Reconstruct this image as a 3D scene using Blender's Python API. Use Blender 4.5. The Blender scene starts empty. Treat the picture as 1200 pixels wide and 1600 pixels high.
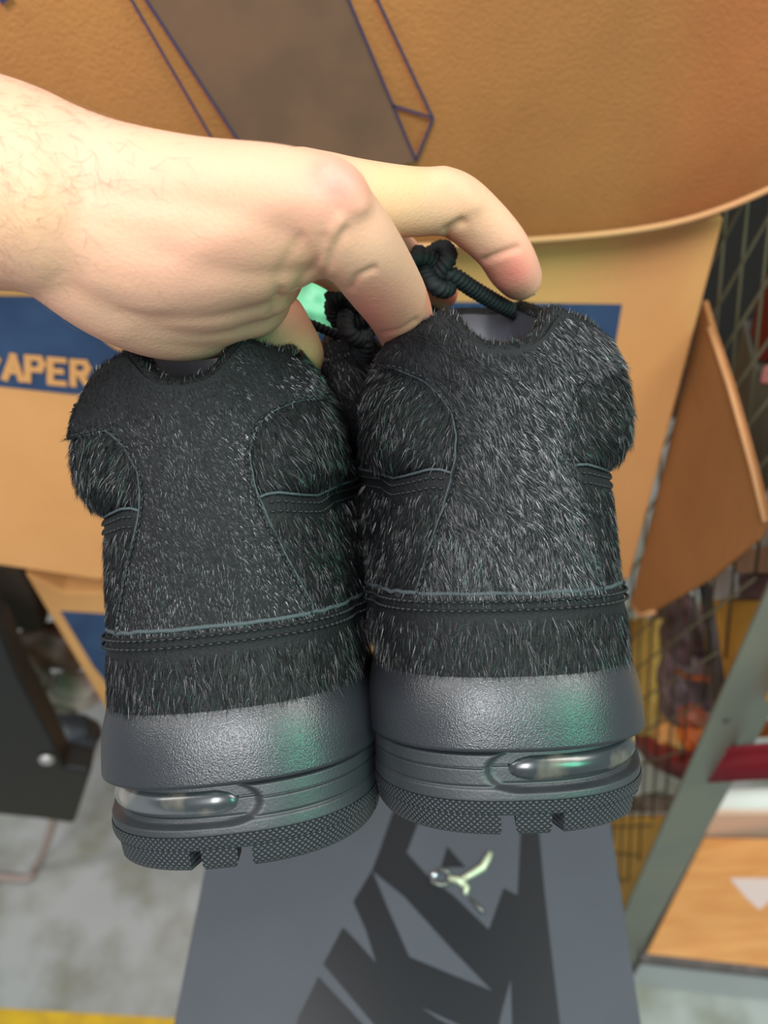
import bpy, bmesh, math, random
import numpy as np
from mathutils import Vector, Matrix
from mathutils.geometry import tessellate_polygon
random.seed(4)
RG = np.random.default_rng(7)
C = bpy.context.scene.collection

# ------------------------------------------------------------------ camera
F = 1240.0
H = 1.75
nd = Vector((120, -1200, 1240)).normalized()            # nadir in camera axes (right, up, forward)
Uc = -nd
fwd_c = Vector((0, 0, 1))
Yc = (fwd_c - Uc * fwd_c.dot(Uc)).normalized()
Xc = -Yc.cross(Uc)                                        # left-handed camera axes -> flip
if Xc.x < 0: Xc = -Xc
RT = Vector((Xc.x, Yc.x, Uc.x)); UP = Vector((Xc.y, Yc.y, Uc.y)); FW = Vector((Xc.z, Yc.z, Uc.z))
M3 = Matrix((RT, FW, UP)).transposed()                    # columns: right, forward, up
EYE = Vector((0, 0, H))
cam_d = bpy.data.cameras.new('camera'); cam = bpy.data.objects.new('camera', cam_d); C.objects.link(cam)
cam_d.sensor_fit = 'VERTICAL'; cam_d.sensor_height = 36; cam_d.sensor_width = 27; cam_d.lens = 36 * F / 1600
cam_d.clip_start = .01
cm = Matrix((RT, UP, -FW)).transposed().to_4x4(); cm.translation = EYE
cam.matrix_world = cm
cam_d.dof.use_dof = True; cam_d.dof.focus_distance = .272; cam_d.dof.aperture_fstop = 8.5
bpy.context.scene.camera = cam

# ------------------------------------------------------------------ world, lamps, exposure
sc = bpy.context.scene
sc.view_settings.view_transform = 'Standard'; sc.view_settings.look = 'None'
sc.view_settings.exposure = 0.0; sc.view_settings.gamma = 1.0; sc.view_settings.use_curve_mapping = False
W = bpy.data.worlds.new('world'); sc.world = W; W.use_nodes = True
W.node_tree.nodes['Background'].inputs[0].default_value = (.93, .97, 1.0, 1); W.node_tree.nodes['Background'].inputs[1].default_value = .42

def lamp(name, loc, target, sx, sy, power, col):
    d = bpy.data.lights.new(name, 'AREA'); d.shape = 'RECTANGLE'; d.size = sx; d.size_y = sy; d.energy = power; d.color = col
    o = bpy.data.objects.new(name, d); C.objects.link(o); o.location = loc
    o.rotation_euler = (Vector(target) - Vector(loc)).to_track_quat('-Z', 'Y').to_euler()
    o['kind'] = 'helper'
    return o
lamp('ceiling_strip_lamp', (-.25, -.95, 3.1), (0, .3, 1.5), .45, .8, 37, (.97, .98, 1))
lamp('ceiling_tube_lamp', (-.9, .2, 3.1), (0, .4, 1.4), .25, 1.6, 18, (1, .97, .92))
lamp('added_rack_fill', (1.3, -.1, 3.1), (.4, .5, .7), .5, 1.2, 30, (1, .97, .92))  # unseen fill added to brighten the goods in the rack
lamp('added_green_fill', (.95, -.75, 2.35), (0, .2, 1.55), .35, .6, 10, (.15, 1.0, .62))  # unseen green fill added for the green reflections on the shoes, no sign there

# ------------------------------------------------------------------ helpers
def lin(c):
    return tuple(((x / 255) / 12.92 if x / 255 <= .04045 else ((x / 255 + .055) / 1.055) ** 2.4) for x in c)
def dirpx(px, py):
    return RT * ((px - 600) / F) + UP * ((800 - py) / F) + FW
def P(px, py, d): return EYE + dirpx(px, py) * d
def on_plane(px, py, p0, n):
    d = dirpx(px, py); p0 = Vector(p0); n = Vector(n)
    return EYE + d * ((p0 - EYE).dot(n) / d.dot(n))
def on_y(px, py, y): return on_plane(px, py, (0, y, 0), (0, 1, 0))
def on_x(px, py, x): return on_plane(px, py, (x, 0, 0), (1, 0, 0))
def on_z(px, py, z): return on_plane(px, py, (0, 0, z), (0, 0, 1))

def tag(o, label=None, cat=None, group=None, kind=None):
    if label: o['label'] = label
    if cat: o['category'] = cat
    if group: o['group'] = group
    if kind: o['kind'] = kind
    return o
def link(name, me, mat, parent=None, loc=None):
    o = bpy.data.objects.new(name, me); C.objects.link(o)
    if mat is not None: me.materials.append(mat)
    if parent is not None: o.parent = parent
    if loc is not None: o.location = loc
    return o
def mesh_np(name, V, Fc, mat, parent=None, smooth=True, uv=None, loc=None):
    me = bpy.data.meshes.new(name)
    me.from_pydata([tuple(v) for v in V], [], [tuple(int(i) for i in f) for f in Fc])
    if uv is not None:
        l = me.uv_layers.new(name='UVMap')
        idx = np.empty(len(me.loops), dtype=np.int32); me.loops.foreach_get('vertex_index', idx)
        l.data.foreach_set('uv', np.asarray(uv, dtype=np.float32)[idx].ravel())
    if smooth: me.polygons.foreach_set('use_smooth', [True] * len(me.polygons))
    me.update()
    return link(name, me, mat, parent, loc)
def empty(name, loc=(0, 0, 0), m3=None):
    o = bpy.data.objects.new(name, None); C.objects.link(o); o.empty_display_size = .02
    m = (m3 or Matrix.Identity(3)).to_4x4(); m.translation = Vector(loc); o.matrix_world = m
    return o
def slab_pts(front, back):
    n = len(front); V = list(front) + list(back)
    Fc = []
    for t in tessellate_polygon([[Vector(p) for p in front]]): Fc.append(t); Fc.append(tuple(i + n for i in t[::-1]))
    for i in range(n): j = (i + 1) % n; Fc.append((i, j, j + n, i + n))
    return V, Fc
def finish(me, bev=0):
    bm = bmesh.new(); bm.from_mesh(me); bmesh.ops.dissolve_limit(bm, angle_limit=.002, verts=bm.verts, edges=bm.edges)
    bmesh.ops.recalc_face_normals(bm, faces=bm.faces)
    if bev:
        es = [e for e in bm.edges if len(e.link_faces) == 2 and e.calc_face_angle(0) > .5]
        bmesh.ops.bevel(bm, geom=es, offset=bev, segments=3, affect='EDGES', profile=.5)
    bm.to_mesh(me); bm.free(); me.update()
def slab(name, pix, y, thick, mat, parent=None, bev=.003, off=(0, 1, 0), pts=None):
    """solid whose front outline lies on the vertical plane y; thick metres deep"""
    fr = pts or [on_y(a, b, y) for a, b in pix]
    o3 = Vector(off) * thick
    c = sum(fr, Vector()) / len(fr)
    base = c if parent is None else Vector()
    fr = [p - base for p in fr]
    V, Fc = slab_pts(fr, [p + o3 for p in fr])
    me = bpy.data.meshes.new(name); me.from_pydata([tuple(v) for v in V], [], Fc); finish(me, bev)
    return link(name, me, mat, parent, base)
def tube_geo(path, r, seg=10, caps=True, rfn=None, closed=False):
    path = [Vector(p) for p in path]; n = len(path)
    V = []; Fc = []
    t_prev = None; nrm = None; s = 0
    for i, p in enumerate(path):
        if closed: t = (path[(i + 1) % n] - path[i - 1]).normalized()
        else: t = (path[min(i + 1, n - 1)] - path[max(i - 1, 0)]).normalized()
        if nrm is None:
            nrm = t.orthogonal().normalized()
        else:
            nrm = (nrm - t * nrm.dot(t)).normalized()
        b = t.cross(nrm)
        if i: s += (path[i] - path[i - 1]).length
        ri = r[i] if hasattr(r, '__len__') else r
        for k in range(seg):
            a = 2 * math.pi * k / seg
            rr = ri * (rfn(s, a) if rfn else 1)
            V.append(p + (nrm * math.cos(a) + b * math.sin(a)) * rr)
    m = n if closed else n - 1
    for i in range(m):
        for k in range(seg):
            k2 = (k + 1) % seg; i2 = (i + 1) % n
            Fc.append((i * seg + k, i * seg + k2, i2 * seg + k2, i2 * seg + k))
    if caps and not closed:
        Fc.append(tuple(range(seg))[::-1]); Fc.append(tuple((n - 1) * seg + k for k in range(seg)))
    return V, Fc
def join_geo(parts):
    V = []; Fc = []
    for v, f in parts:
        o = len(V); V += list(v); Fc += [tuple(i + o for i in q) for q in f]
    return V, Fc
def smooth_path(pts, n):
    pts = [np.array(p, float) for p in pts]; out = []
    m = len(pts)
    for i in range(m - 1):
        p0 = pts[max(i - 1, 0)]; p1 = pts[i]; p2 = pts[i + 1]; p3 = pts[min(i + 2, m - 1)]
        for k in range(n):
            t = k / n
            out.append(.5 * ((2 * p1) + (-p0 + p2) * t + (2 * p0 - 5 * p1 + 4 * p2 - p3) * t * t + (-p0 + 3 * p1 - 3 * p2 + p3) * t ** 3))
    out.append(pts[-1]); return out

# ------------------------------------------------------------------ materials
def mat(name, col, rough=.6, metal=0, spec=.5, bump=0, bscale=200, var=None, vscale=8, stretch=(1, 1, 1), coat=0, detail=3, lohi=(.4, .6)):
    m = bpy.data.materials.new(name); m.use_nodes = True; nt = m.node_tree; N = nt.nodes; L = nt.links
    b = N['Principled BSDF']; b.inputs['Roughness'].default_value = rough; b.inputs['Metallic'].default_value = metal
    b.inputs['Specular IOR Level'].default_value = spec; b.inputs['Coat Weight'].default_value = coat
    b.inputs['Base Color'].default_value = (*lin(col), 1)
    tc = N.new('ShaderNodeTexCoord'); mp = N.new('ShaderNodeMapping'); mp.inputs['Scale'].default_value = stretch
    L.new(tc.outputs['Object'], mp.inputs[0])
    if var:
        n = N.new('ShaderNodeTexNoise'); n.inputs['Scale'].default_value = vscale; n.inputs['Detail'].default_value = detail
        L.new(mp.outputs[0], n.inputs['Vector'])
        r = N.new('ShaderNodeValToRGB'); r.color_ramp.elements[0].position, r.color_ramp.elements[1].position = lohi
        r.color_ramp.elements[0].color = (*lin(col), 1); r.color_ramp.elements[1].color = (*lin(var), 1)
        L.new(n.outputs['Fac'], r.inputs[0]); L.new(r.outputs[0], b.inputs['Base Color'])
    if bump:
        n2 = N.new('ShaderNodeTexNoise'); n2.inputs['Scale'].default_value = bscale; n2.inputs['Detail'].default_value = 3
        L.new(mp.outputs[0], n2.inputs['Vector'])
        bp = N.new('ShaderNodeBump'); bp.inputs['Strength'].default_value = bump; bp.inputs['Distance'].default_value = .001
        L.new(n2.outputs['Fac'], bp.inputs['Height']); L.new(bp.outputs[0], b.inputs['Normal'])
    return m
def knurl_mat(name, col):
    m = mat(name, col, rough=.5, spec=.5, var=(74, 80, 84), vscale=90); nt = m.node_tree; N = nt.nodes; L = nt.links
    uv = N.new('ShaderNodeUVMap'); uv.uv_map = 'UVMap'
    sx = N.new('ShaderNodeSeparateXYZ'); L.new(uv.outputs[0], sx.inputs[0])
    def wave(sgn):
        a = N.new('ShaderNodeMath'); a.operation = 'MULTIPLY'; a.inputs[1].default_value = sgn * 1.15; L.new(sx.outputs[1], a.inputs[0])
        s = N.new('ShaderNodeMath'); s.operation = 'ADD'; L.new(sx.outputs[0], s.inputs[0]); L.new(a.outputs[0], s.inputs[1])
        k = N.new('ShaderNodeMath'); k.operation = 'MULTIPLY'; k.inputs[1].default_value = math.pi / .0021; L.new(s.outputs[0], k.inputs[0])
        c = N.new('ShaderNodeMath'); c.operation = 'SINE'; L.new(k.outputs[0], c.inputs[0])
        ab = N.new('ShaderNodeMath'); ab.operation = 'ABSOLUTE'; L.new(c.outputs[0], ab.inputs[0]); 
        pw = N.new('ShaderNodeMath'); pw.operation = 'POWER'; pw.inputs[1].default_value = .45; L.new(ab.outputs[0], pw.inputs[0]); return pw
    a, b_ = wave(1), wave(-1)
    mn = N.new('ShaderNodeMath'); mn.operation = 'MINIMUM'; L.new(a.outputs[0], mn.inputs[0]); L.new(b_.outputs[0], mn.inputs[1])
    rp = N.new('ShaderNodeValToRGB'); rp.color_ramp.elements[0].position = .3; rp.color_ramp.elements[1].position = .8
    rp.color_ramp.elements[0].color = (*lin((30, 33, 36)), 1); rp.color_ramp.elements[1].color = (*lin(col), 1)  # groove shade painted into the colour so the relief shows
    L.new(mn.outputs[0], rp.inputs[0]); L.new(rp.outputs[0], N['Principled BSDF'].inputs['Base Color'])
    bp = N.new('ShaderNodeBump'); bp.inputs['Strength'].default_value = 1; bp.inputs['Distance'].default_value = .0008
    L.new(mn.outputs[0], bp.inputs['Height']); L.new(bp.outputs[0], N['Principled BSDF'].inputs['Normal'])
    return m
def grain_mat(name, col, rough=.42, strength=.5, dist=.00018, size=1500, dusty=None):
    """pebbled leather-look rubber"""
    m = mat(name, col, rough=rough, spec=.8, var=dusty, vscale=35, lohi=(.45, .75)); nt = m.node_tree; N = nt.nodes; L = nt.links
    tc = N.new('ShaderNodeTexCoord'); v = N.new('ShaderNodeTexVoronoi'); v.inputs['Scale'].default_value = size; v.feature = 'SMOOTH_F1'
    nz = N.new('ShaderNodeTexNoise'); nz.inputs['Scale'].default_value = size * .6
    L.new(tc.outputs['Object'], v.inputs['Vector']); L.new(tc.outputs['Object'], nz.inputs['Vector'])
    ad = N.new('ShaderNodeMath'); ad.operation = 'ADD'; L.new(v.outputs['Distance'], ad.inputs[0]); L.new(nz.outputs['Fac'], ad.inputs[1])
    bp = N.new('ShaderNodeBump'); bp.inputs['Strength'].default_value = strength; bp.inputs['Distance'].default_value = dist; bp.invert = True
    L.new(ad.outputs[0], bp.inputs['Height']); L.new(bp.outputs[0], N['Principled BSDF'].inputs['Normal'])
    return m
def cardboard(name, c1, c2, flute=True):
    m = mat(name, c1, rough=.72, spec=.25, var=c2, vscale=7, detail=6, lohi=(.3, .7)); nt = m.node_tree; N = nt.nodes; L = nt.links
    tc = N.new('ShaderNodeTexCoord'); mp = N.new('ShaderNodeMapping'); mp.inputs['Scale'].default_value = (1, 1, .25); L.new(tc.outputs['Object'], mp.inputs[0])
    n = N.new('ShaderNodeTexNoise'); n.inputs['Scale'].default_value = 420; n.inputs['Detail'].default_value = 4; L.new(tc.outputs['Object'], n.inputs['Vector'])
    w = N.new('ShaderNodeTexNoise'); w.inputs['Scale'].default_value = 90; L.new(mp.outputs[0], w.inputs['Vector'])
    ad = N.new('ShaderNodeMath'); ad.operation = 'ADD'; L.new(n.outputs['Fac'], ad.inputs[0]); L.new(w.outputs['Fac'], ad.inputs[1])
    bp = N.new('ShaderNodeBump'); bp.inputs['Strength'].default_value = .45; bp.inputs['Distance'].default_value = .0015
    L.new(ad.outputs[0], bp.inputs['Height']); L.new(bp.outputs[0], N['Principled BSDF'].inputs['Normal'])
    return m

M_floor = mat('concrete', (176, 178, 176), rough=.6, var=(140, 140, 126), vscale=9, bump=.3, bscale=60, detail=6, lohi=(.42, .68))
M_yline = mat('yellow_floor_paint', (236, 190, 20), rough=.5, var=(215, 170, 30), vscale=20)
M_card_up = cardboard('brown_cardboard', (176, 114, 64), (158, 100, 56))
M_card_lo = cardboard('tan_cardboard', (230, 170, 108), (220, 160, 98))
M_card_edge = mat('cardboard_edge', (196, 146, 98), rough=.8)
M_card_in = cardboard('inner_cardboard', (165, 112, 66), (145, 98, 56))
M_print_brown = mat('brown_print', (112, 78, 58), rough=.75, var=(100, 70, 52), vscale=20)
M_print_blue = mat('blue_print', (50, 76, 112), rough=.7, var=(42, 66, 102), vscale=25)
M_ink = mat('purple_ink', (50, 42, 74), rough=.7)
M_lid = mat('dark_grey_card', (70, 73, 82), rough=.55, spec=.4, var=(68, 70, 78), vscale=12, bump=.05, bscale=300)
M_blackprint = mat('black_gloss_print', (25, 27, 32), rough=.38, spec=.5)
M_dark = mat('black_plastic', (22, 22, 24), rough=.5)
M_green_dark = mat('dark_card', (40, 42, 46), rough=.7)
M_steel = mat('grey_painted_steel', (118, 118, 108), rough=.42, metal=.25, var=(128, 126, 112), vscale=6)
M_wire = mat('wire_steel', (96, 90, 70), rough=.45, metal=.4)
M_fur = mat('black_hair', (38, 40, 44), rough=.33, spec=1.0)  # base lifted above the long hair's to hold its reflected light
M_fur2 = mat('black_long_hair', (15, 16, 18), rough=.36, spec=.6)
M_hide = mat('black_hide', (13, 14, 17), rough=.7, spec=.35, bump=.5, bscale=900)
M_trim = mat('cut_leather_edge', (70, 78, 82), rough=.7, spec=.3, bump=.5, bscale=1500)
M_thread = mat('black_thread', (20, 23, 26), rough=.6, spec=.5, bump=.3, bscale=2500)
M_cap = grain_mat('grained_rubber', (34, 36, 41), rough=.36, strength=.55, dist=.0002, size=2300)
M_mid = grain_mat('midsole_rubber', (34, 38, 42), rough=.5, strength=.35, size=1300, dusty=(54, 57, 60))
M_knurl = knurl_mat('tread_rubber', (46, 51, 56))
M_lining = mat('lining_leather', (82, 84, 92), rough=.45, bump=.2, bscale=600)
M_blacklin = mat('black_lining', (12, 12, 14), rough=.8)
M_rope = mat('black_cord', (26, 30, 33), rough=.6, spec=.4, bump=.4, bscale=3000)
M_window = mat('clear_air_window', (46, 52, 56), rough=.26, spec=.8, coat=.1, var=(140, 128, 112), vscale=55, lohi=(.5, .72))  # beige blotches paint reflections into the window colour
M_window.node_tree.nodes['Principled BSDF'].inputs['Transmission Weight'].default_value = .25

def skin_material():
    m = bpy.data.materials.new('skin'); m.use_nodes = True; nt = m.node_tree; N = nt.nodes; L = nt.links
    b = N['Principled BSDF']; b.inputs['Roughness'].default_value = .5; b.inputs['Specular IOR Level'].default_value = .35
    b.inputs['Subsurface Weight'].default_value = .25; b.inputs['Subsurface Radius'].default_value = (.006, .0022, .0012); b.inputs['Subsurface Scale'].default_value = .5
    tc = N.new('ShaderNodeTexCoord')
    at = N.new('ShaderNodeVertexColor'); at.layer_name = 'skin_tone'
    n = N.new('ShaderNodeTexNoise'); n.inputs['Scale'].default_value = 45; n.inputs['Detail'].default_value = 5; L.new(tc.outputs['Object'], n.inputs['Vector'])
    r = N.new('ShaderNodeValToRGB'); r.color_ramp.elements[0].position = .38; r.color_ramp.elements[1].position = .66
    r.color_ramp.elements[0].color = (.93, .90, .88, 1); r.color_ramp.elements[1].color = (1, .93, .90, 1)
    L.new(n.outputs['Fac'], r.inputs[0])
    mx = N.new('ShaderNodeMix'); mx.data_type = 'RGBA'; mx.blend_type = 'MULTIPLY'; mx.inputs['Factor'].default_value = 1
    L.new(at.outputs['Color'], mx.inputs['A']); L.new(r.outputs[0], mx.inputs['B'])
    L.new(mx.outputs['Result'], b.inputs['Base Color'])
    v = N.new('ShaderNodeTexVoronoi'); v.inputs['Scale'].default_value = 900; L.new(tc.outputs['Object'], v.inputs['Vector'])
    n2 = N.new('ShaderNodeTexNoise'); n2.inputs['Scale'].default_value = 300; n2.inputs['Detail'].default_value = 4; L.new(tc.outputs['Object'], n2.inputs['Vector'])
    ad = N.new('ShaderNodeMath'); ad.operation = 'ADD'; L.new(v.outputs['Distance'], ad.inputs[0]); L.new(n2.outputs['Fac'], ad.inputs[1])
    bp = N.new('ShaderNodeBump'); bp.inputs['Strength'].default_value = .2; bp.inputs['Distance'].default_value = .0004
    L.new(ad.outputs[0], bp.inputs['Height']); L.new(bp.outputs[0], b.inputs['Normal'])
    return m
M_skin = skin_material()
M_nail = mat('nail', (226, 200, 160), rough=.3)
M_armhair = mat('brown_hair', (140, 98, 72), rough=.5)

# ------------------------------------------------------------------ setting: floor, back wall
fl = mesh_np('floor', [(-2.2, -.6, 0), (2.2, -.6, 0), (2.2, 2.4, 0), (-2.2, 2.4, 0), (-2.2, -.6, -.05), (2.2, -.6, -.05), (2.2, 2.4, -.05), (-2.2, 2.4, -.05)],
             [(0, 1, 2, 3), (7, 6, 5, 4), (0, 4, 5, 1), (1, 5, 6, 2), (2, 6, 7, 3), (3, 7, 4, 0)], M_floor, smooth=False)
tag(fl, kind='structure')
a = on_z(-60, 1572, 0); b = on_z(420, 1600, 0); d = (b - a).normalized(); nrm = Vector((d.y, -d.x, 0))
if nrm.y > 0: nrm = -nrm
a = a - d * .3; b = b + d * .5
yl = slab('floor_line', None, 0, .0015, M_yline, bev=0, off=(0, 0, 1), pts=[a, b, b + nrm * .09, a + nrm * .09])
tag(yl, 'yellow painted safety line on the grey concrete floor', 'floor line')
bw = slab('wall_back', None, 0, .05, mat('dark_wall', (34, 30, 28), rough=.9), bev=0, off=(0, 1, 0),
          pts=[Vector((-2.2, 2.0, 0)), Vector((2.2, 2.0, 0)), Vector((2.2, 2.0, 2.6)), Vector((-2.2, 2.0, 2.6))])
tag(bw, kind='structure')

# ------------------------------------------------------------------ cardboard boxes
D = .58
low = slab('cardboard_box', [(-330, 452), (-330, 860), (0, 884), (150, 906), (560, 915), (984, 906), (1132, 340), (600, 372)], D, .34, M_card_lo, bev=.003)
tag(low, 'tan paper carton with a blue printed band, middle box of the stack', 'box')
def decal(name, pix, y, mat_, parent, t=.0006, hole=None, text=None):
    pts = [on_y(px, py, y) for px, py in pix]
    base = parent.location
    polys = [[p - base for p in pts]]
    if hole: polys.append([on_y(px, py, y) - base for px, py in hole])
    flat = [p for pl in polys for p in pl]
    tris = tessellate_polygon(polys)
    V = [p for p in flat] + [p + Vector((0, t, 0)) for p in flat]; n = len(flat)
    Fc = [tuple(tr) for tr in tris] + [tuple(i + n for i in tr[::-1]) for tr in tris]
    k = 0
    for pl in polys:
        m = len(pl)
        for i in range(m): Fc.append((k + i, k + (i + 1) % m, n + k + (i + 1) % m, n + k + i))
        k += m
    return mesh_np(name, V, Fc, mat_, parent, smooth=False)
band = decal('printed_band', [(-330, 446), (0, 463), (560, 470), (972, 476), (958, 560), (958, 640), (500, 640), (110, 616), (0, 604), (-330, 570)], D - .0008, M_print_blue, low)
oval_o = [(215 + 78 * math.cos(t), 470 + 84 * math.sin(t)) for t in np.linspace(0, 2 * math.pi, 40, endpoint=False)]
oval_i = [(215 + 58 * math.cos(t), 466 + 70 * math.sin(t)) for t in np.linspace(0, 2 * math.pi, 40, endpoint=False)]
decal('printed_oval', oval_o, D - .0018, M_card_lo, low, hole=oval_i)
# PAPER lettering: strokes in letter space, placed on the box front
glyph = {'P': [[(0, 0), (0, 1)], [(0, 1), (.55, 1), (.68, .78), (.55, .5), (0, .5)]],
         'A': [[(0, 0), (.38, 1), (.76, 0)], [(.17, .34), (.6, .34)]],
         'E': [[(.62, 0), (0, 0), (0, 1), (.62, 1)], [(0, .52), (.5, .52)]],
         'R': [[(0, 0), (0, 1)], [(0, 1), (.55, 1), (.68, .78), (.55, .52), (0, .52)], [(.3, .5), (.7, 0)]]}
def letter_strokes(word, x0, x1, base_l, base_r, h, y, name, mat_, parent):
    cell = (x1 - x0) / len(word); parts = []
    for i, chh in enumerate(word):
        for st in glyph[chh]:
            for (ax, ay), (bx, by) in zip(st[:-1], st[1:]):
                def pt(qx, qy):
                    X = x0 + (i + qx * .95) * cell; s = (X - x0) / (x1 - x0)
                    return on_y(X, base_l + (base_r - base_l) * s - qy * h, y) - parent.location
                A = pt(ax, ay); B = pt(bx, by); dv = (B - A).normalized(); s_ = Vector((-dv.z, 0, dv.x)) * .0028
                A = A - dv * .0024; B = B + dv * .0024
                jy = Vector((0, -.00006 * len(parts), 0)); f = [p + jy for p in (A - s_, A + s_, B + s_, B - s_)]
                parts.append(slab_pts(f, [p + Vector((0, .0003, 0)) for p in f]))
    V, Fc = join_geo(parts)
    return mesh_np(name, V, Fc, mat_, parent, smooth=False)
letter_strokes('PAPER', -28, 150, 588, 603, 36, D - .0018, 'paper_lettering', M_card_lo, low)

bot = slab('cardboard_box', [(38, 895), (100, 925), (420, 935), (560, 935), (976, 935), (937, 1100), (891, 1290), (640, 1290), (300, 1330), (165, 1108)], D + .03, .3, M_card_lo, bev=.003)
tag(bot, 'tan paper carton with a blue corner print, bottom box of the stack', 'box')
decal('printed_patch', [(94, 955), (250, 965), (250, 1130), (185, 1090), (146, 1042)], D + .03 - .0008, M_print_blue, bot)
leg = bot.location
# upper box: bulging front sheet whose lower edge sags and lifts to the right
def sheet(name, top, botm, n, rows, ybase, bulge, thick, mat_):
    def rs(q):
        q = np.array(smooth_path([(*p, 0) for p in q], 8)); xs = np.linspace(q[0, 0], q[-1, 0], n); return np.stack([xs, np.interp(xs, q[:, 0], q[:, 1])], -1)
    top = rs(top); botm = rs(botm); m = n
    V = []; 
    for r in range(rows + 1):
        s = r / rows
        for i in range(m):
            q = np.array(top[i]) * (1 - s) + np.array(botm[i]) * s
            y = ybase - bulge * math.sin(math.pi * min(1, .15 + .8 * i / m)) * math.sin(math.pi * (.15 + .7 * s)) + .012 * max(0, s - .9) * 10 * .4
            V.append(on_y(q[0], q[1], y))
    base = sum(V, Vector()) / len(V)
    k = len(V); V = [v - base for v in V]; V += [v + Vector((0, thick, 0)) for v in V]
    Fc = []
    for r in range(rows):
        for i in range(m - 1):
            a_ = r * m + i; Fc.append((a_, a_ + m, a_ + m + 1, a_ + 1)); Fc.append((a_ + k, a_ + 1 + k, a_ + m + 1 + k, a_ + m + k))
    def rim(seq):
        for a_, b_ in zip(seq[:-1], seq[1:]): Fc.append((a_, b_, b_ + k, a_ + k))
    rim(list(range(m))); rim(list(range(rows * m, rows * m + m))[::-1]); rim([r * m for r in range(rows + 1)][::-1]); rim([r * m + m - 1 for r in range(rows + 1)])
    me = bpy.data.meshes.new(name); me.from_pydata([tuple(v) for v in V], [], Fc)
    bm = bmesh.new(); bm.from_mesh(me); bmesh.ops.recalc_face_normals(bm, faces=bm.faces); bm.to_mesh(me); bm.free()
    me.polygons.foreach_set('use_smooth', [True] * len(me.polygons))
    md = link(name, me, mat_, None, base)
    mod = md.modifiers.new('edge', 'EDGE_SPLIT'); mod.split_angle = .9
    return md
upb = sheet('cardboard_box', [(-330, -250), (0, -250), (400, -250), (800, -250), (1215, -260)],
            [(-330, 405), (150, 400), (600, 390), (820, 378), (960, 366), (1060, 349), (1140, 324), (1215, 292)], 60, 14, D - .035, .01, .3, M_card_up)
tag(upb, 'brown cardboard box printed with a dark outlined bar, top of the stack', 'box')
lip = []
for q in smooth_path([(-330, 403, 0), (150, 398, 0), (600, 388, 0), (820, 377, 0), (960, 365, 0), (1060, 348, 0), (1140, 323, 0), (1215, 291, 0)], 8):
    lip.append(on_y(q[0], q[1] - 1, D - .042) - upb.location)
V_, F_ = tube_geo(lip, .0024, 8); tag(mesh_np('folded_edge', V_, F_, M_card_edge, upb), 'paler folded bottom edge')
def ink_line(pts, w, name='ink_line', y=D - .0475):
    parts = []
    for a_, b_ in zip(pts[:-1], pts[1:]):
        A = on_y(*a_, y) - upb.location; B = on_y(*b_, y) - upb.location; dv = (B - A).normalized(); s_ = Vector((-dv.z, 0, dv.x)) * w
        f = [A - s_, A + s_, B + s_, B - s_]; parts.append(slab_pts(f, [p + Vector((0, .0012, 0)) for p in f]))
    V, Fc = join_geo(parts); return mesh_np(name, V, Fc, M_ink, upb, smooth=False)
# the printed bar follows the bulge closely enough to be a thin layer
decal('printed_bar', [(132, -160), (228, 0), (368, 216), (470, 300), (650, 252), (545, 0), (478, -160)], D - .0468, M_print_brown, upb, t=.0012)
ink_line([(110, -160), (205, 0), (340, 232)], .0007); ink_line([(132, -160), (228, 0), (385, 240)], .0008)
ink_line([(478, -160), (545, 0), (650, 251), (677, 185), (590, 0), (515, -160)], .0008); ink_line([(613, 165), (677, 185)], .0007)
ink_line([(0, 4), (14, -8)], .0016)
# open side flap of the middle carton
XF = on_y(1135, 340, D).x + .004
fp = [on_x(px, py, XF + dx) for px, py, dx in ((1098, 470, 0), (1110, 512, .0), (1140, 600, .001), (1178, 735, .002), (1197, 815, .003), (1184, 843, .003), (1110, 905, .002), (1022, 955, 0), (1000, 962, -.001), (985, 940, -.003))]
fl_ = slab('side_flap', None, 0, .005, M_card_in, parent=low, bev=.0008, pts=[p - low.location for p in fp], off=(1, .1, 0))
tag(fl_, 'creased open side flap')
edge_pts = [fp[1], fp[2], fp[3], fp[4]]
V_, F_ = tube_geo([p - low.location + Vector((-.001, 0, 0)) for p in edge_pts], .002, 6); mesh_np('flap_edge', V_, F_, M_card_edge, low)
V_, F_ = tube_geo([p - low.location + Vector((0, -.001, 0)) for p in (fp[9], fp[8], fp[7])], .003, 6); mesh_np('torn_corner', V_, F_, M_card_edge, low)

# ------------------------------------------------------------------ shoe box underneath
LZ = H - .65
pl = on_z(322, 1345, LZ); pn = on_z(254, 1700, LZ); pr = on_z(955, 1290, LZ); prn = on_z(1014, 1700, LZ)
adir = ((pl - pn).normalized() + (pr - prn).normalized()).normalized(); bdir = Vector((adir.y, -adir.x, 0))
wid = (pr - pl).dot(bdir)
c0 = pl + adir * .06; c1 = c0 + bdir * wid; LEN = .30
corners = [c0, c1, c1 - adir * LEN, c0 - adir * LEN]
ctr = sum(corners, Vector()) / 4
sb = empty('shoe_box', (ctr.x, ctr.y, LZ - .13))
loc = lambda ps, dz=0, sh=0: [Vector((p.x - ctr.x, p.y - ctr.y, .13 + dz)) + (Vector((p.x - ctr.x, p.y - ctr.y, 0)).normalized() * -sh) for p in ps]
slab('lid', None, 0, .035, M_lid, parent=sb, bev=.0012, off=(0, 0, -1), pts=loc(corners))
slab('box_body', None, 0, .11, M_lid, parent=sb, bev=.001, off=(0, 0, -1), pts=loc(corners, -.02, .004))
tag(sb, 'dark grey shoe box with large black angular lettering beneath the shoes', 'box')
def zpix(zx, zy): return (440 + .38333 * zx, 1240 + .38333 * zy)
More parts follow.
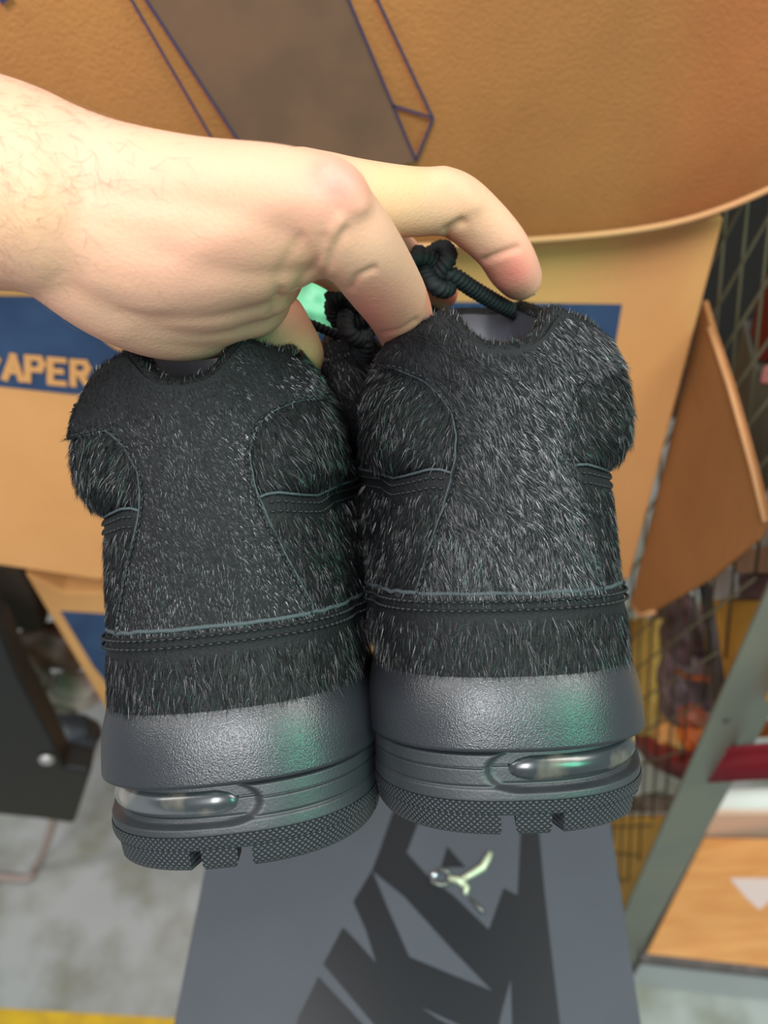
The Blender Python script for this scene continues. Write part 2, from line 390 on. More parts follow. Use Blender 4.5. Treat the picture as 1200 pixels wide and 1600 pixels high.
def lid_print(name, poly, hole=None, z=LZ + .0003, m=M_blackprint):
    base = Vector((ctr.x, ctr.y, LZ - .13))
    polys = [[on_z(*zpix(*p), z) - base for p in poly]]
    if hole: polys.append([on_z(*zpix(*p), z) - base for p in hole])
    flat = [p for q in polys for p in q]; n = len(flat)
    tris = tessellate_polygon(polys)
    V = flat + [p - Vector((0, 0, .0004)) for p in flat]
    Fc = [tuple(t) for t in tris] + [tuple(i + n for i in t[::-1]) for t in tris]
    k = 0
    for q in polys:
        m_ = len(q)
        for i in range(m_): Fc.append((k + i, k + (i + 1) % m_, n + k + (i + 1) % m_, n + k + i))
        k += m_
    return mesh_np(name, V, Fc, m, sb, smooth=False)
lid_print('printed_lettering', [(500, -60), (400, 230), (370, 310), (292, 440), (345, 560), (385, 690), (300, 595), (250, 545), (170, 695), (380, 945), (470, 1060), (760, 1060), (690, 945), (640, 920), (562, 868), (730, 945), (870, 1010), (900, 880), (935, 755), (940, 945), (945, 1060), (1150, 1060), (1135, 939), (1095, 600), (1070, 380), (1045, 100), (1040, -60), (985, -60), (975, 150), (962, 415), (905, 385), (875, 470), (845, 555), (700, 415), (600, 340), (510, 240), (560, 110), (640, -60)],
          hole=[(370, 315), (430, 460), (520, 665), (700, 740), (860, 805), (700, 640), (500, 420)])
lid_print('printed_lettering', [(650, 300), (675, 215), (750, 300)])
lid_print('printed_lettering', [(150, 745), (65, 920), (40, 1060), (450, 1060), (340, 950)])
# raised metallic emblem
ez = LZ + .002
M_chrome = mat('bright_foil', (215, 215, 225), rough=.15, metal=.9)
M_cream = mat('pale_green_foil', (196, 206, 176), rough=.35, metal=.3)
eb = Vector((ctr.x, ctr.y, LZ - .13))
def ep(zx, zy, z=ez): return on_z(*zpix(zx, zy), z) - eb
prt = []
for path, r in (([(680, 345), (720, 352), (745, 370)], (.0022, .0026, .003)), ([(735, 350), (780, 325), (820, 300), (840, 265), (852, 240)], (.0022, .0026, .003, .0026, .002)), ([(735, 360), (755, 385), (748, 410)], (.0028, .0024, .0018))):
    pp = [ep(*q) for q in path]; prt.append(tube_geo(pp, list(r), 10))
V_, F_ = join_geo(prt); tag(mesh_np('raised_emblem', V_, F_, M_cream, sb), 'small pale green foil figure emblem')
bm = bmesh.new(); bmesh.ops.create_uvsphere(bm, u_segments=16, v_segments=10, radius=.0034, matrix=Matrix.Translation(ep(622, 332)))
me = bpy.data.meshes.new('emblem_head'); bm.to_mesh(me); bm.free(); me.polygons.foreach_set('use_smooth', [True] * len(me.polygons)); link('emblem_head', me, M_chrome, sb)
V_, F_ = tube_geo([ep(605, 345), ep(620, 362), ep(650, 372), ep(690, 365)], [.0014, .002, .002, .0016], 8)
V2, F2 = tube_geo([ep(640, 310), ep(665, 312), ep(690, 330)], [.0014, .0018, .0016], 8)
V3, F3 = tube_geo([ep(770, 425), ep(800, 460), ep(825, 485)], [.0008, .0014, .0016], 8)
V_, F_ = join_geo([(V_, F_), (V2, F2), (V3, F3)]); mesh_np('emblem_dull_foil', V_, F_, mat('dull_foil', (110, 112, 108), rough=.3, metal=.6), sb)  # duller foil strokes of the emblem
# crate that carries the shoe box
cr = [c0 - bdir * .012 + adir * .012, c1 + adir * .012, c1 - adir * (LEN - .01), c0 - bdir * .012 - adir * (LEN - .01)]
cc = sum(cr, Vector()) / 4
crate = slab('storage_crate', None, 0, LZ - .13, M_green_dark, bev=.004, off=(0, 0, -1), pts=[Vector((p.x, p.y, LZ - .13)) for p in cr])
tag(crate, 'black storage crate carrying the dark grey shoe box', 'crate')

# ------------------------------------------------------------------ shoes
def ip(x, xs, ys): return np.interp(x, xs, ys)
def zt(u):       # height of the collar rim
    a_ = np.abs(u)
    return ip(a_, [0, .04, .08, .12, .155, .19, .23, .28, .35, .5, .7, 1], [.1590, .1600, .1635, .1685, .1718, .1722, .1705, .169, .168, .178, .194, .198])
Z0 = .076
def surf(u, z, off=0.0):
    u = np.asarray(u, float); z = np.asarray(z, float); s = np.sign(u); a_ = np.abs(u)
    w = ip(z, [0, .005, .012, .028, .05, .0775, .10, .118, .135, .155, .165, .175, .2], [.0475, .049, .0495, .0490, .0468, .0462, .0448, .0432, .0432, .0415, .0385, .034, .028])
    yb = ip(z, [0, .012, .03, .05, .0775, .12, .15, .165, .2], [.001, 0, .001, .003, .004, .0055, .004, .006, .012])
    dpt = ip(z, [0, .05, .12, .165, .2], [.050, .048, .046, .042, .04])
    yf = ip(z, [0, .05, .065, .08, .1, .13, .165, .2], [.285, .28, .26, .21, .175, .145, .125, .12])
    bul = .0088 * np.clip((a_ - .15) / .17, 0, 1) ** 1 * ip(z, [.119, .1235, .130, .14, .15, .16, .17, .2], [0, .55, .9, 1, .93, .72, .45, 0]) * (1 - np.clip((a_ - .75) / .2, 0, 1))
    w = w * .955 + .014 * np.sin(np.pi * np.clip((a_ - .47) / .40, 0, 1)) * ip(z, [.053, .062, .118, .135], [0, 1, 1, 0])
    o = off + bul
    e = .80
    t = np.clip(a_ / .5, 0, 1) * math.pi / 2
    xr = (w + o) * np.sin(t) ** e; yr = yb + (dpt) - (dpt + o) * np.cos(t) ** e
    t2 = np.clip((a_ - .5) / .5, 0, 1) * math.pi / 2
    Lf = yf - yb - dpt
    xf = (w + o) * np.cos(t2) ** .55; yf2 = yb + dpt + (Lf + o) * np.sin(t2) ** .95
    x = np.where(a_ <= .5, xr, xf) * s; y = np.where(a_ <= .5, yr, yf2)
    return np.stack([x, y, z + 0 * x], -1)
def zb(u, b): return Z0 + b * (zt(u) - Z0)

def build_shoe(name, org_px, depth, roll, outer, seamL, seamR, label, fur_len, seed, tuft=None):
    rg = np.random.default_rng(seed)
    cr_, sr_ = math.cos(roll), math.sin(roll)
    Rl = Matrix(((cr_, 0, -sr_), (0, 1, 0), (sr_, 0, cr_)))
    root = empty(name, P(*org_px, depth), M3 @ Rl)
    tag(root, label, 'shoe')
    ox, oz = (org_px[0] - 600) / F * depth, (800 - org_px[1]) / F * depth
    def proj(p):
        p = np.asarray(p, float); X = ox + cr_ * p[..., 0] - sr_ * p[..., 2]; Z = oz + sr_ * p[..., 0] + cr_ * p[..., 2]; Y = depth + p[..., 1]
        return 600 + F * X / Y, 800 - F * Z / Y
    uu, bb = np.meshgrid(np.linspace(-.52, .52, 261), np.linspace(0, 1, 141))
    gx, gy = proj(surf(uu, zb(uu, bb), .001))
    def inv(px, py):
        k = np.argmin((gx - px) ** 2 + (gy - py) ** 2); return uu.flat[k], bb.flat[k]
    def seam(pix):
        q = [inv(*p) for p in pix]; q.sort(key=lambda t: t[1]); return np.array([t[1] for t in q]), np.array([t[0] for t in q])
    bL, uL = seam(seamL); bR, uR = seam(seamR)
    fL = lambda b: ip(b, bL, uL); fR = lambda b: ip(b, bR, uR)
    def patch(pname, fn, na, nb, m, uvs=None):
        A, B = np.meshgrid(np.linspace(0, 1, na + 1), np.linspace(0, 1, nb + 1)); p = fn(A, B)
        idx = np.arange((na + 1) * (nb + 1)).reshape(nb + 1, na + 1)
        Fc = np.stack([idx[:-1, :-1], idx[:-1, 1:], idx[1:, 1:], idx[1:, :-1]], -1).reshape(-1, 4)
        pos = p.reshape(-1, 3)
        ds = np.sqrt(((p[:, 1:] - p[:, :-1]) ** 2).sum(-1)).mean(0); ax = np.concatenate([[0], np.cumsum(ds)])
        uv = np.stack([np.broadcast_to(ax, A.shape), p[..., 2]], -1).reshape(-1, 2)
        return mesh_np(pname, pos, Fc, m, root, uv=uv)
    def lip(A, n=0, k=.03): return np.clip(A / k, 0, 1) * np.clip((1 - A) / k, 0, 1)
    # inner shell with collar roll and lining
    nU = 180; us = np.linspace(-1, 1, nU + 1)
    patch('upper', lambda A, B: surf(A * 2 - 1, zb(A * 2 - 1, 0) * 0 + .045 + B * (zt(A * 2 - 1) - .045), -.0004), 180, 40, M_hide)
    def rim(A, B):
        u = A * 2 - 1; ph = B * math.pi; z = zt(u) + .004 * np.sin(ph); p = surf(u, zt(u), -.0045 * (1 - np.cos(ph))); p[..., 2] = z; return p
    patch('collar_rim', rim, 180, 8, M_hide)
    def inn(A, B):
        u = A * 2 - 1; z = zt(u) - B * .085; p = surf(u, np.maximum(z, .14), -.009 - .004 * np.sin(B * 3.1)); p[..., 2] = z; return p
    tag(patch('collar_lining', inn, 160, 16, M_lining), 'grey leather collar lining')
    patch('insole', lambda A, B: np.stack([surf(A * 2 - 1, .12)[..., 0] * .85 * (1 - B), .06 + (surf(A * 2 - 1, .12)[..., 1] - .06) * (1 - B) * .9, 0 * A + .088], -1), 60, 4, M_blacklin)
    # overlays
    rel = lambda b: np.clip(b, 0, 1)
    def panel(A, B, top=1.0, extra=.0016):
        b = B; u = fL(b) + A * (fR(b) - fL(b)); return surf(u, zb(u, b), extra * np.clip(np.minimum(A, 1 - A) / .02, 0, 1) * np.clip(B / .02, 0, 1) + .0001)
    patch('heel_panel', panel, 60, 90, M_hide)
    blob = (.1215 - Z0) / (.168 - Z0)
    def lobe(sgn, fe):
        def f(A, B):
            b = blob - .02 + B * (1 - blob + .02); u0 = fe(b) - sgn * .0; u = u0 + A * (sgn * .82 - u0)
            return surf(u, zb(u, b), .0006 * lip(A, k=.03) * np.clip(B / .03, 0, 1))
        return f
    def quarter(sgn, fe):
        def f(A, B):
            b = B * (blob - .03); u0 = fe(b); u = u0 + A * (sgn * .86 - u0); return surf(u, zb(u, b), .0012 * np.clip((1 - B) / .03, 0, 1) * np.clip((1 - A) / .03, 0, 1) + .0001)
        return f
    lobes = [lobe(-1, fL), lobe(1, fR)]; quarts = [quarter(-1, fL), quarter(1, fR)]
    for f in lobes: patch('ankle_padding', f, 50, 30, M_hide)
    for f in quarts: patch('quarter_panel', f, 50, 24, M_hide)
    ZB0, ZB1 = .049, .0785
    def bandf(A, B):
        u = (A * 2 - 1) * .98; z = ZB0 + B * (ZB1 - ZB0); return surf(u, z, (.0030 - .0012 * B) * np.clip((1 - B) / .04, 0, 1) + .0001)
    patch('mudguard', bandf, 160, 14, M_hide)
    # smooth heel cap of the midsole
    def capf(A, B):
        u = (A * 2 - 1) * .995; z = .0268 + B * .0262; prof = .0050 * np.sqrt(np.clip(1 - np.clip((B - .35) / .72, 0, 1) ** 2, 0, 1)) + .0003 * np.sin(B * 3)
        prof = prof * np.clip(B / .045, 0, 1) ** .5 - .0032 * (B < .001); return surf(u, z, prof)
    patch('midsole_cap', capf, 160, 22, M_cap)
    # midsole with the recess for the air window
    s = outer
    wl, wr = -.05, .43
    def recess(u, z):
        q = u * s; cx0, cx1 = wl + .055, wr - .03; rr = .0072; zc = .0208
        dx = np.where(q < cx0, (cx0 - q) * .112, np.where(q > cx1, (q - cx1) * .112, 0)); dd = np.sqrt(dx ** 2 + (z - zc) ** 2)
        return np.clip((rr - dd) / .0012, 0, 1)
    def midf(A, B):
        u = (A * 2 - 1) * .995; z = .0105 + B * .0185
        o = ip(z, [.0105, .0112, .0150, .0158, .0166, .0215, .0219, .0224, .0262, .0272, .029], [.0010, .0024, .0024, .0016, .0022, .0024, .0012, .0030, .0030, -.0004, -.0004])
        return surf(u, z, o - .0034 * recess(u, z))
    patch('midsole', midf, 420, 60, M_mid)
    def winf(A, B):
        q = wl + .03 + A * (wr - wl - .035); u = q * s; z = .0166 + B * .0090
        cap_ = np.clip(np.minimum(A, 1 - A) / .06, 0, 1) ** .5
        z = .0211 + (z - .0211) * cap_
        return surf(u, z, -.0016 + .0030 * np.sqrt(np.clip(1 - (2 * B - 1) ** 2, 0, 1)) * cap_)
    tag(patch('air_window', winf, 60, 14, M_window), 'clear air window with beige reflections painted into its colour')
    # tread: knurled band, lugs below
    def trf(A, B):
        u = (A * 2 - 1) * .995; z = .0068 + B * .0045; return surf(u, z, .0026 + .0004 * np.sin(B * 3.1))
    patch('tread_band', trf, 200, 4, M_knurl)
    # underside plate
    A = np.linspace(-1, 1, 121); ring = surf(A * .995, .0068, .0024); cen = ring.copy(); cen[:, 0] = 0
    V = np.concatenate([ring, cen]); n = len(ring); mesh_np('sole_plate', V, [(i, i + 1, n + i + 1, n + i) for i in range(n - 1)], M_mid, root)
    def upx(x_):     # u for a pixel offset on the bottom edge of the right shoe
        g = np.linspace(-.5, .5, 400); p = surf(g, 0 * g, .002); return ip(x_, 1240 * (p[:, 0]) / (.26 + p[:, 1]) + (205 / 1240) * 0, g)
    lug_px = [(-183, -36), (-14, 40), (58, 172)]
    rngs = [(upx(a_) * s, upx(b_) * s) for a_, b_ in lug_px]
    rngs += [(s * .40, s * .47), (-s * .315, -s * .40), (-s * .415, -s * .48)]
    for k in range(5): rngs += [(.50 + .075 * k, .56 + .075 * k), (-.50 - .075 * k, -.56 - .075 * k)]
    for a_, b_ in rngs:
        a_, b_ = min(a_, b_), max(a_, b_); nn = max(3, int((b_ - a_) / .02)); g = np.linspace(a_, b_, nn + 1)
        rows = []
        for z, o, ins in ((.0072, .0028, 0), (.002, .0030, 0), (.0004, .0024, .003), (0, .0012, .006), (0, -.010, .004), (.0072, -.012, 0)):
            gg = np.clip(g, a_ + ins, b_ - ins); p = surf(gg, np.full_like(gg, max(z, 0)), o); p[:, 2] = z; rows.append(p)
        V = np.concatenate(rows); n = nn + 1; Fc = []
        for r in range(len(rows) - 1):
            for i in range(nn): Fc.append((r * n + i, r * n + n + i, r * n + n + i + 1, r * n + i + 1))
        Fc.append(tuple(r * n for r in range(len(rows)))); Fc.append(tuple(r * n + nn for r in range(len(rows)))[::-1])
        ax = np.concatenate([[0], np.cumsum(np.sqrt((np.diff(rows[0], axis=0) ** 2).sum(-1)))])
        uv = np.stack([np.tile(ax, len(rows)), V[:, 2]], -1)
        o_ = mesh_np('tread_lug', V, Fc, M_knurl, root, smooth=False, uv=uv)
    # cut edges
    def edge_tube(pname, U, Zv, off, r):
        p = surf(np.array(U), np.array(Zv), off); V, Fc = tube_geo(p, r, 7); return mesh_np(pname, V, Fc, M_trim, root)
    g = np.linspace(-.62, .62, 160); jit = .00025 * np.interp(np.arange(160), np.arange(0, 160, 4), rg.normal(size=40))
    edge_tube('cut_edge', g, np.full(160, ZB1) + jit, .0014, .0008)
    bs = np.linspace(.0, .93, 90)
    for f_ in (fL, fR):
        u = f_(bs); jj = .0009 * np.interp(np.arange(90), np.arange(0, 90, 3), rg.normal(size=30)) ; edge_tube('cut_edge', u + jj, zb(u, bs), .0011, .0004)
    for sg, f_ in ((-1, fL), (1, fR)):
        u0 = float(f_(blob - .03)); u = np.linspace(u0, sg * .6, 60); edge_tube('cut_edge', u, zb(u, blob - .03), .0012, .0005)
    # stitching
    sp = []
    def stitch_row(U, Zv, off, r=.00045, ln=.0011, pitch=.0028):
        p = surf(np.array(U), np.array(Zv), off); d_ = np.sqrt((np.diff(p, axis=0) ** 2).sum(-1)); L_ = np.concatenate([[0], np.cumsum(d_)])
        for q in np.arange(pitch, L_[-1] - pitch, pitch):
            a0 = np.array([np.interp(q - ln, L_, p[:, k]) for k in range(3)]); a1 = np.array([np.interp(q + ln, L_, p[:, k]) for k in range(3)]); am = (a0 + a1) / 2
            nrm = am - np.array([0, .05, am[2]]); nrm /= np.linalg.norm(nrm) + 1e-9
            path = [a0 - nrm * .0004, a0 * .6 + a1 * .4 + nrm * .0003, a1 * .6 + a0 * .4 + nrm * .0003, a1 - nrm * .0004]
            sp.append(tube_geo(path, [r * .5, r, r, r * .5], 5))
    g2 = np.linspace(-.6, .6, 200)
    stitch_row(g2, np.full(200, ZB1 - .0026), .0030, r=.0006); stitch_row(g2, np.full(200, ZB1 - .0054), .0032, r=.0006)
    for sg, f_ in ((-1, fL), (1, fR)):
        u = f_(bs) - sg * .013; stitch_row(u, zb(u, bs), .0019)
        for dz in (.03, .065):
            u0 = float(f_(blob - .03)) + sg * .01; u = np.linspace(u0, sg * .58, 80); stitch_row(u, zb(u, blob - .03 - dz), .0016)
    V, Fc = join_geo(sp); tag(mesh_np('stitching', V, Fc, M_thread, root), kind='stuff')
    # hair
    allV, allF = [], []
    cnt = 0
    def hair(fn, n, ln, ang, lift, width=.00011, angn=.25, seedk=0, mask=None, curl=.3):
        nonlocal cnt
        A = rg.random(n * 2); B = rg.random(n * 2); e = 1e-3
        p = fn(A, B); pa = fn(np.clip(A + e, 0, 1), B) - fn(np.clip(A - e, 0, 1), B); pb = fn(A, np.clip(B + e, 0, 1)) - fn(A, np.clip(B - e, 0, 1))
        nr = np.cross(pa, pb); ar = np.linalg.norm(nr, axis=1); keep = rg.random(len(ar)) < ar / np.percentile(ar, 97) 
        if mask is not None: keep &= mask(A, B, p)
        p, nr, ar, A, B = p[keep][:n], nr[keep][:n], ar[keep][:n], A[keep][:n], B[keep][:n]
        m_ = len(p); nr = nr / (ar[:, None] + 1e-12); cen = p.copy(); cen[:, 0] *= .3; cen[:, 1] = .055
        fl_ = np.sign(((p - cen) * nr).sum(1)); fl_[fl_ == 0] = 1; nr *= fl_[:, None]
        up = np.array([0, 0, 1.0]); up = up - nr * (nr @ up)[:, None]; up /= np.linalg.norm(up, axis=1)[:, None] + 1e-9
        h = np.cross(nr, up) * -1; h *= np.where(h[:, :1] < 0, -1, 1) * 1.0
        ph = ang(p, A, B) + angn * np.sin(p[:, 0] * 260 + p[:, 2] * 190 + 3 * np.sin(p[:, 2] * 120)) + rg.normal(0, .22, m_)
        T = h * np.cos(ph)[:, None] + up * np.sin(ph)[:, None]
        lf = np.clip(rg.normal(lift, lift * .45, m_), .03, 1.2)
        dr = T + nr * lf[:, None]; dr /= np.linalg.norm(dr, axis=1)[:, None]
        Ln = ln * rg.uniform(.55, 1.25, m_); cv = rg.normal(0, curl, (m_, 3)) * .25
        S = np.cross(dr, rg.normal(size=(m_, 3))); S /= np.linalg.norm(S, axis=1)[:, None] + 1e-9
        P0 = p - nr * .0003; P1 = P0 + dr * (Ln * .5)[:, None]
        d2 = dr + cv - nr * (.25 * lf[:, None]) + np.array([0, 0, -.10]); d2 /= np.linalg.norm(d2, axis=1)[:, None]
        P2 = P1 + d2 * (Ln * .5)[:, None]; wd = width * rg.uniform(.6, 1.3, m_)[:, None]
        V = np.stack([P0 - S * wd, P0 + S * wd, P1 - S * wd * .8, P1 + S * wd * .8, P2], 1).reshape(-1, 3)
        b0 = cnt + np.arange(m_) * 5
        allV.append(V); allF.append(np.stack([b0, b0 + 1, b0 + 3, b0 + 2], 1)); allT.append(np.stack([b0 + 2, b0 + 3, b0 + 4], 1)); cnt += m_ * 5
    def flush(pname, m):
        nonlocal cnt
        V = np.concatenate(allV); Q = np.concatenate(allF); T = np.concatenate(allT)
        me = bpy.data.meshes.new(pname); me.vertices.add(len(V)); me.vertices.foreach_set('co', V.astype(np.float32).ravel())
        nl = Q.size + T.size; me.loops.add(nl); me.loops.foreach_set('vertex_index', np.concatenate([Q.ravel(), T.ravel()]).astype(np.int32))
        me.polygons.add(len(Q) + len(T)); st = np.concatenate([np.arange(len(Q)) * 4, Q.size + np.arange(len(T)) * 3]).astype(np.int32)
        me.polygons.foreach_set('loop_start', st); me.update(calc_edges=True); me.validate()
        o_ = link(pname, me, m, root); tag(o_, kind='stuff'); allV.clear(); allF.clear(); allT.clear(); cnt = 0
        return o_
    allT = []
    vis = lambda A, B, p: p[:, 1] < .11
    fl2 = fur_len
    hair(panel, 48000, fl2, lambda p, A, B: -math.pi / 4 - .25 + .5 * (p[:, 2] < .1) * -1 * .6 + 0 * A, .20, mask=vis, width=.00009)
    flush('short_hair', M_fur)
    hair(lobes[0], 15000, .0052, lambda p, A, B: -2.0 + 0 * A, .3, width=.00009, mask=vis)
    hair(lobes[1], 15000, .0052, lambda p, A, B: -1.1 + 0 * A, .3, width=.00009, mask=vis)
    hair(quarts[0], 18000, .0048, lambda p, A, B: -1.75 + 0 * A, .22, width=.00009, mask=lambda A, B, p: (p[:, 1] < .13) & (B < .86))
    hair(quarts[1], 18000, .0048, lambda p, A, B: -1.35 + 0 * A, .22, width=.00009, mask=lambda A, B, p: (p[:, 1] < .13) & (B < .86))
    hair(bandf, 60000, .0062, lambda p, A, B: -math.pi / 2 + 0 * A, .16, width=.00008, mask=lambda A, B, p: (p[:, 1] < .1) & (B < .76) & (B > .12), curl=.45)
    if tuft:
        def tf(A, B):
            th = A * 2 * math.pi; ph = (B - .5) * math.pi * .98; k = 1 + .06 * np.sin(3 * th + 1)
            return np.stack([tuft[0] + tuft[3] * k * np.cos(ph) * np.cos(th), tuft[1] + tuft[4] * k * np.cos(ph) * np.sin(th), tuft[2] + tuft[5] * np.sin(ph)], -1)
        patch('inner_collar_padding', tf, 40, 24, M_hide)
        hair(tf, 16000, .0095, lambda p, A, B: -1.2 + 0 * A, .35, width=.0001, curl=.6)
    hair(rim, 6000, .0028, lambda p, A, B: 1.4 + 0 * A, .6, width=.0001)
    flush('long_hair', M_fur2)
    return root, surf

seamRL = [(590, 548), (615, 575), (650, 590), (685, 615), (705, 645), (713, 680), (712, 715), (703, 755), (690, 800), (672, 850), (657, 900), (648, 928)]
seamRR = [(970, 560), (940, 580), (912, 600), (895, 630), (886, 665), (888, 700), (900, 740), (915, 800), (930, 860), (945, 925)]
seamLL = [(112, 620), (135, 655), (165, 672), (195, 700), (214, 735), (220, 775), (214, 820), (200, 880), (188, 940), (182, 985)]
seamLR = [(505, 590), (465, 625), (430, 640), (400, 670), (388, 705), (398, 755), (420, 815), (450, 875), (478, 925), (487, 940)]
right_shoe, _ = build_shoe('shoe', (820, 1302), .26, math.radians(1.9), 1, seamRL, seamRR, 'black furry boot-style sneaker held on the right, its air window on the right side', .0046, 11)
left_shoe, _ = build_shoe('shoe', (361, 1354), .26, math.radians(6.0), -1, seamLL, seamLR, 'black furry boot-style sneaker held on the left, tilted, its air window on the left side', .0027, 12, tuft=(.052, .098, .164, .019, .026, .030))

# laces
def rope_fn(s, a): return 1 + .13 * math.sin(2 * math.pi * s / .0022 + 2 * a)
def rope(name, path, r, shoe, n=14, closed=False):
    inv = shoe.matrix_world.inverted(); pts = smooth_path([inv @ Vector(p) for p in path], n)
    # resample finely
    q = np.array(pts); d_ = np.concatenate([[0], np.cumsum(np.sqrt((np.diff(q, axis=0) ** 2).sum(-1)))]); t = np.arange(0, d_[-1], .0005)
    q = np.stack([np.interp(t, d_, q[:, k]) for k in range(3)], -1)
    return q
def knot(center, R, depthdir, ang):
    out = []
    for k in range(13):
        t = 2 * math.pi * k / 12
        x = R * (math.sin(t) + 2 * math.sin(2 * t)) / 2.4; y = R * (math.cos(t) - 2 * math.cos(2 * t)) / 2.4; z = -R * math.sin(3 * t) * .55
        x, y = x * math.cos(ang) - y * math.sin(ang), x * math.sin(ang) + y * math.cos(ang)
        out.append(center + RT * x + UP * y + FW * z)
    return out
def lace(shoe, paths, r):
    parts = []
    for p in paths:
        q = rope('lace', p, r, shoe); parts.append(tube_geo(q, r, 12, rfn=rope_fn))
    V, Fc = join_geo(parts); return mesh_np('lace', V, Fc, M_rope, shoe)
kc = P(676, 422, .325)
lace(right_shoe, [knot(kc, .0078, FW, .6), [kc, P(706, 430, .325), P(740, 452, .333), P(785, 478, .345), P(830, 500, .36)], [kc, P(650, 395, .33), P(640, 440, .335)]], .0034)
kc2 = P(555, 492, .325)
lace(left_shoe, [knot(kc2, .0080, FW, 2.2), [P(515, 470, .32), P(530, 460, .318), P(560, 456, .318), P(600, 462, .325)], [kc2, P(570, 540, .33), P(560, 590, .35)]], .0034)
lace(left_shoe, [[P(462, 500, .33), P(490, 508, .335), P(530, 525, .34)]], .002)

# ------------------------------------------------------------------ hand
strokes = [
    # forearm and wrist
    [(-420, 225, .25, 205), (-200, 262, .245, 182), (0, 292, .238, 160), (80, 315, .236, 148)],
    # back of the hand, top to thumb side
    [(40, 262, .236, 118), (160, 290, .232, 100), (300, 302, .228, 84), (430, 306, .222, 76), (510, 318, .216, 70)],
    [(60, 315, .238, 130), (250, 380, .240, 116), (400, 378, .238, 92), (490, 350, .230, 76)],
    [(80, 350, .240, 108), (180, 430, .250, 102), (270, 466, .268, 98), (350, 478, .284, 80), (415, 500, .298, 62), (452, 532, .308, 46), (472, 554, .316, 36), (478, 570, .322, 26)],
    [(150, 400, .245, 104), (300, 420, .25, 98), (400, 420, .256, 78)],
    [(120, 330, .236, 112), (260, 345, .234, 102), (400, 345, .229, 88), (480, 340, .224, 76)],
    [(200, 440, .252, 100), (300, 448, .262, 94), (380, 450, .272, 80)],
    # web between thumb and index
    [(370, 430, .262, 66), (440, 395, .245, 58), (500, 375, .236, 56)],
    # index finger
    [(505, 322, .217, 70), (552, 375, .228, 67), (590, 430, .252, 61), (620, 478, .282, 53), (636, 520, .300, 45), (645, 560, .312, 38)],
    # middle finger
    [(470, 300, .262, 66), (560, 312, .272, 60), (640, 316, .285, 53), (703, 318, .297, 50), (742, 344, .306, 47), (780, 382, .315, 43), (800, 415, .325, 41), (812, 434, .333, 36)],
    # ring finger behind the index, gripping the tongue
    [(470, 330, .285, 48), (560, 350, .305, 42), (630, 405, .34, 34), (690, 458, .355, 27)],
    # little finger reaching inside
    [(440, 380, .285, 44), (510, 410, .31, 38), (560, 450, .325, 30)],
]
def capsules():
    bm = bmesh.new()
    for st in strokes:
        pts = smooth_path([(*P(a, b, c), r * c / F) for a, b, c, r in st], 6)
        V, Fc = tube_geo([p[:3] for p in pts], [p[3] for p in pts], 20)
        vs = [bm.verts.new(v) for v in V]
        for f in Fc: bm.faces.new([vs[i] for i in f])
        for p in (pts[0], pts[-1]):
            bmesh.ops.create_uvsphere(bm, u_segments=20, v_segments=14, radius=p[3], matrix=Matrix.Translation(Vector(p[:3])))
    me = bpy.data.meshes.new('tmp'); bm.to_mesh(me); bm.free(); return me
tmp = bpy.data.objects.new('tmp', capsules()); C.objects.link(tmp)
rm = tmp.modifiers.new('r', 'REMESH'); rm.mode = 'VOXEL'; rm.voxel_size = .0011
sm = tmp.modifiers.new('s', 'SMOOTH'); sm.iterations = 24; sm.factor = .6
dg = bpy.context.evaluated_depsgraph_get(); me = bpy.data.meshes.new_from_object(tmp.evaluated_get(dg))
bpy.data.objects.remove(tmp)
n = len(me.vertices); co = np.empty(n * 3); me.vertices.foreach_get('co', co); co = co.reshape(-1, 3)
no = np.empty(n * 3); me.vertices.foreach_get('normal', no); no = no.reshape(-1, 3)
Rm = np.array([list(RT), list(UP), list(FW)]); cc_ = (co - np.array(EYE)) @ Rm.T
hx = 600 + F * cc_[:, 0] / cc_[:, 2]; hy = 800 - F * cc_[:, 1] / cc_[:, 2]; hd = cc_[:, 2]
facing = (no @ np.array(FW)) < .25
def crease(pts, depth, width, dmax=9, dmin=0):
    """push skin along a pixel polyline: folds and tendons"""
    best = np.full(n, 1e9); pts = np.array(smooth_path([(*p, 0) for p in pts], 6))[:, :2]
    for a_, b_ in zip(pts[:-1], pts[1:]):
        ab = b_ - a_; t = np.clip(((hx - a_[0]) * ab[0] + (hy - a_[1]) * ab[1]) / (ab @ ab + 1e-9), 0, 1)
        best = np.minimum(best, np.hypot(hx - a_[0] - t * ab[0], hy - a_[1] - t * ab[1]))
    k = np.exp(-(best / width) ** 2) * facing * (hd < dmax) * (hd > dmin)
    return k[:, None] * no * depth
disp = np.zeros_like(co)
disp += crease([(548, 450), (560, 432), (585, 420)], -.0009, 5)                 # fold at the index base
disp += crease([(456, 470), (470, 440), (500, 400), (508, 370)], -.0007, 7)
disp += crease([(508, 430), (520, 395), (540, 360)], -.0007, 7)
disp += crease([(530, 345), (505, 395), (512, 425)], .0008, 9)
disp += crease([(430, 470), (440, 420), (470, 370)], -.0005, 8)
disp += crease([(440, 455), (425, 490)], -.0008, 6)
for k in range(4): disp += crease([(78 + 9 * k, 440 - 4 * k), (70 + 9 * k, 380), (76 + 8 * k, 300), (80 + 8 * k, 230)], -.00035, 3.5)
disp += crease([(300, 400), (420, 330), (520, 300)], .0006, 30)                  # tendon
disp += crease([(150, 450), (250, 500), (350, 520)], .0006, 26)
disp += crease([(215, 520), (300, 480), (380, 470)], -.0002, 16)
disp += crease([(515, 270), (545, 292), (560, 320)], .0018, 20)                  # index knuckle
disp += crease([(695, 275), (720, 290), (740, 318)], .0012, 16, dmin=.25)
disp += crease([(700, 362), (722, 348)], -.0016, 8, dmin=.25)
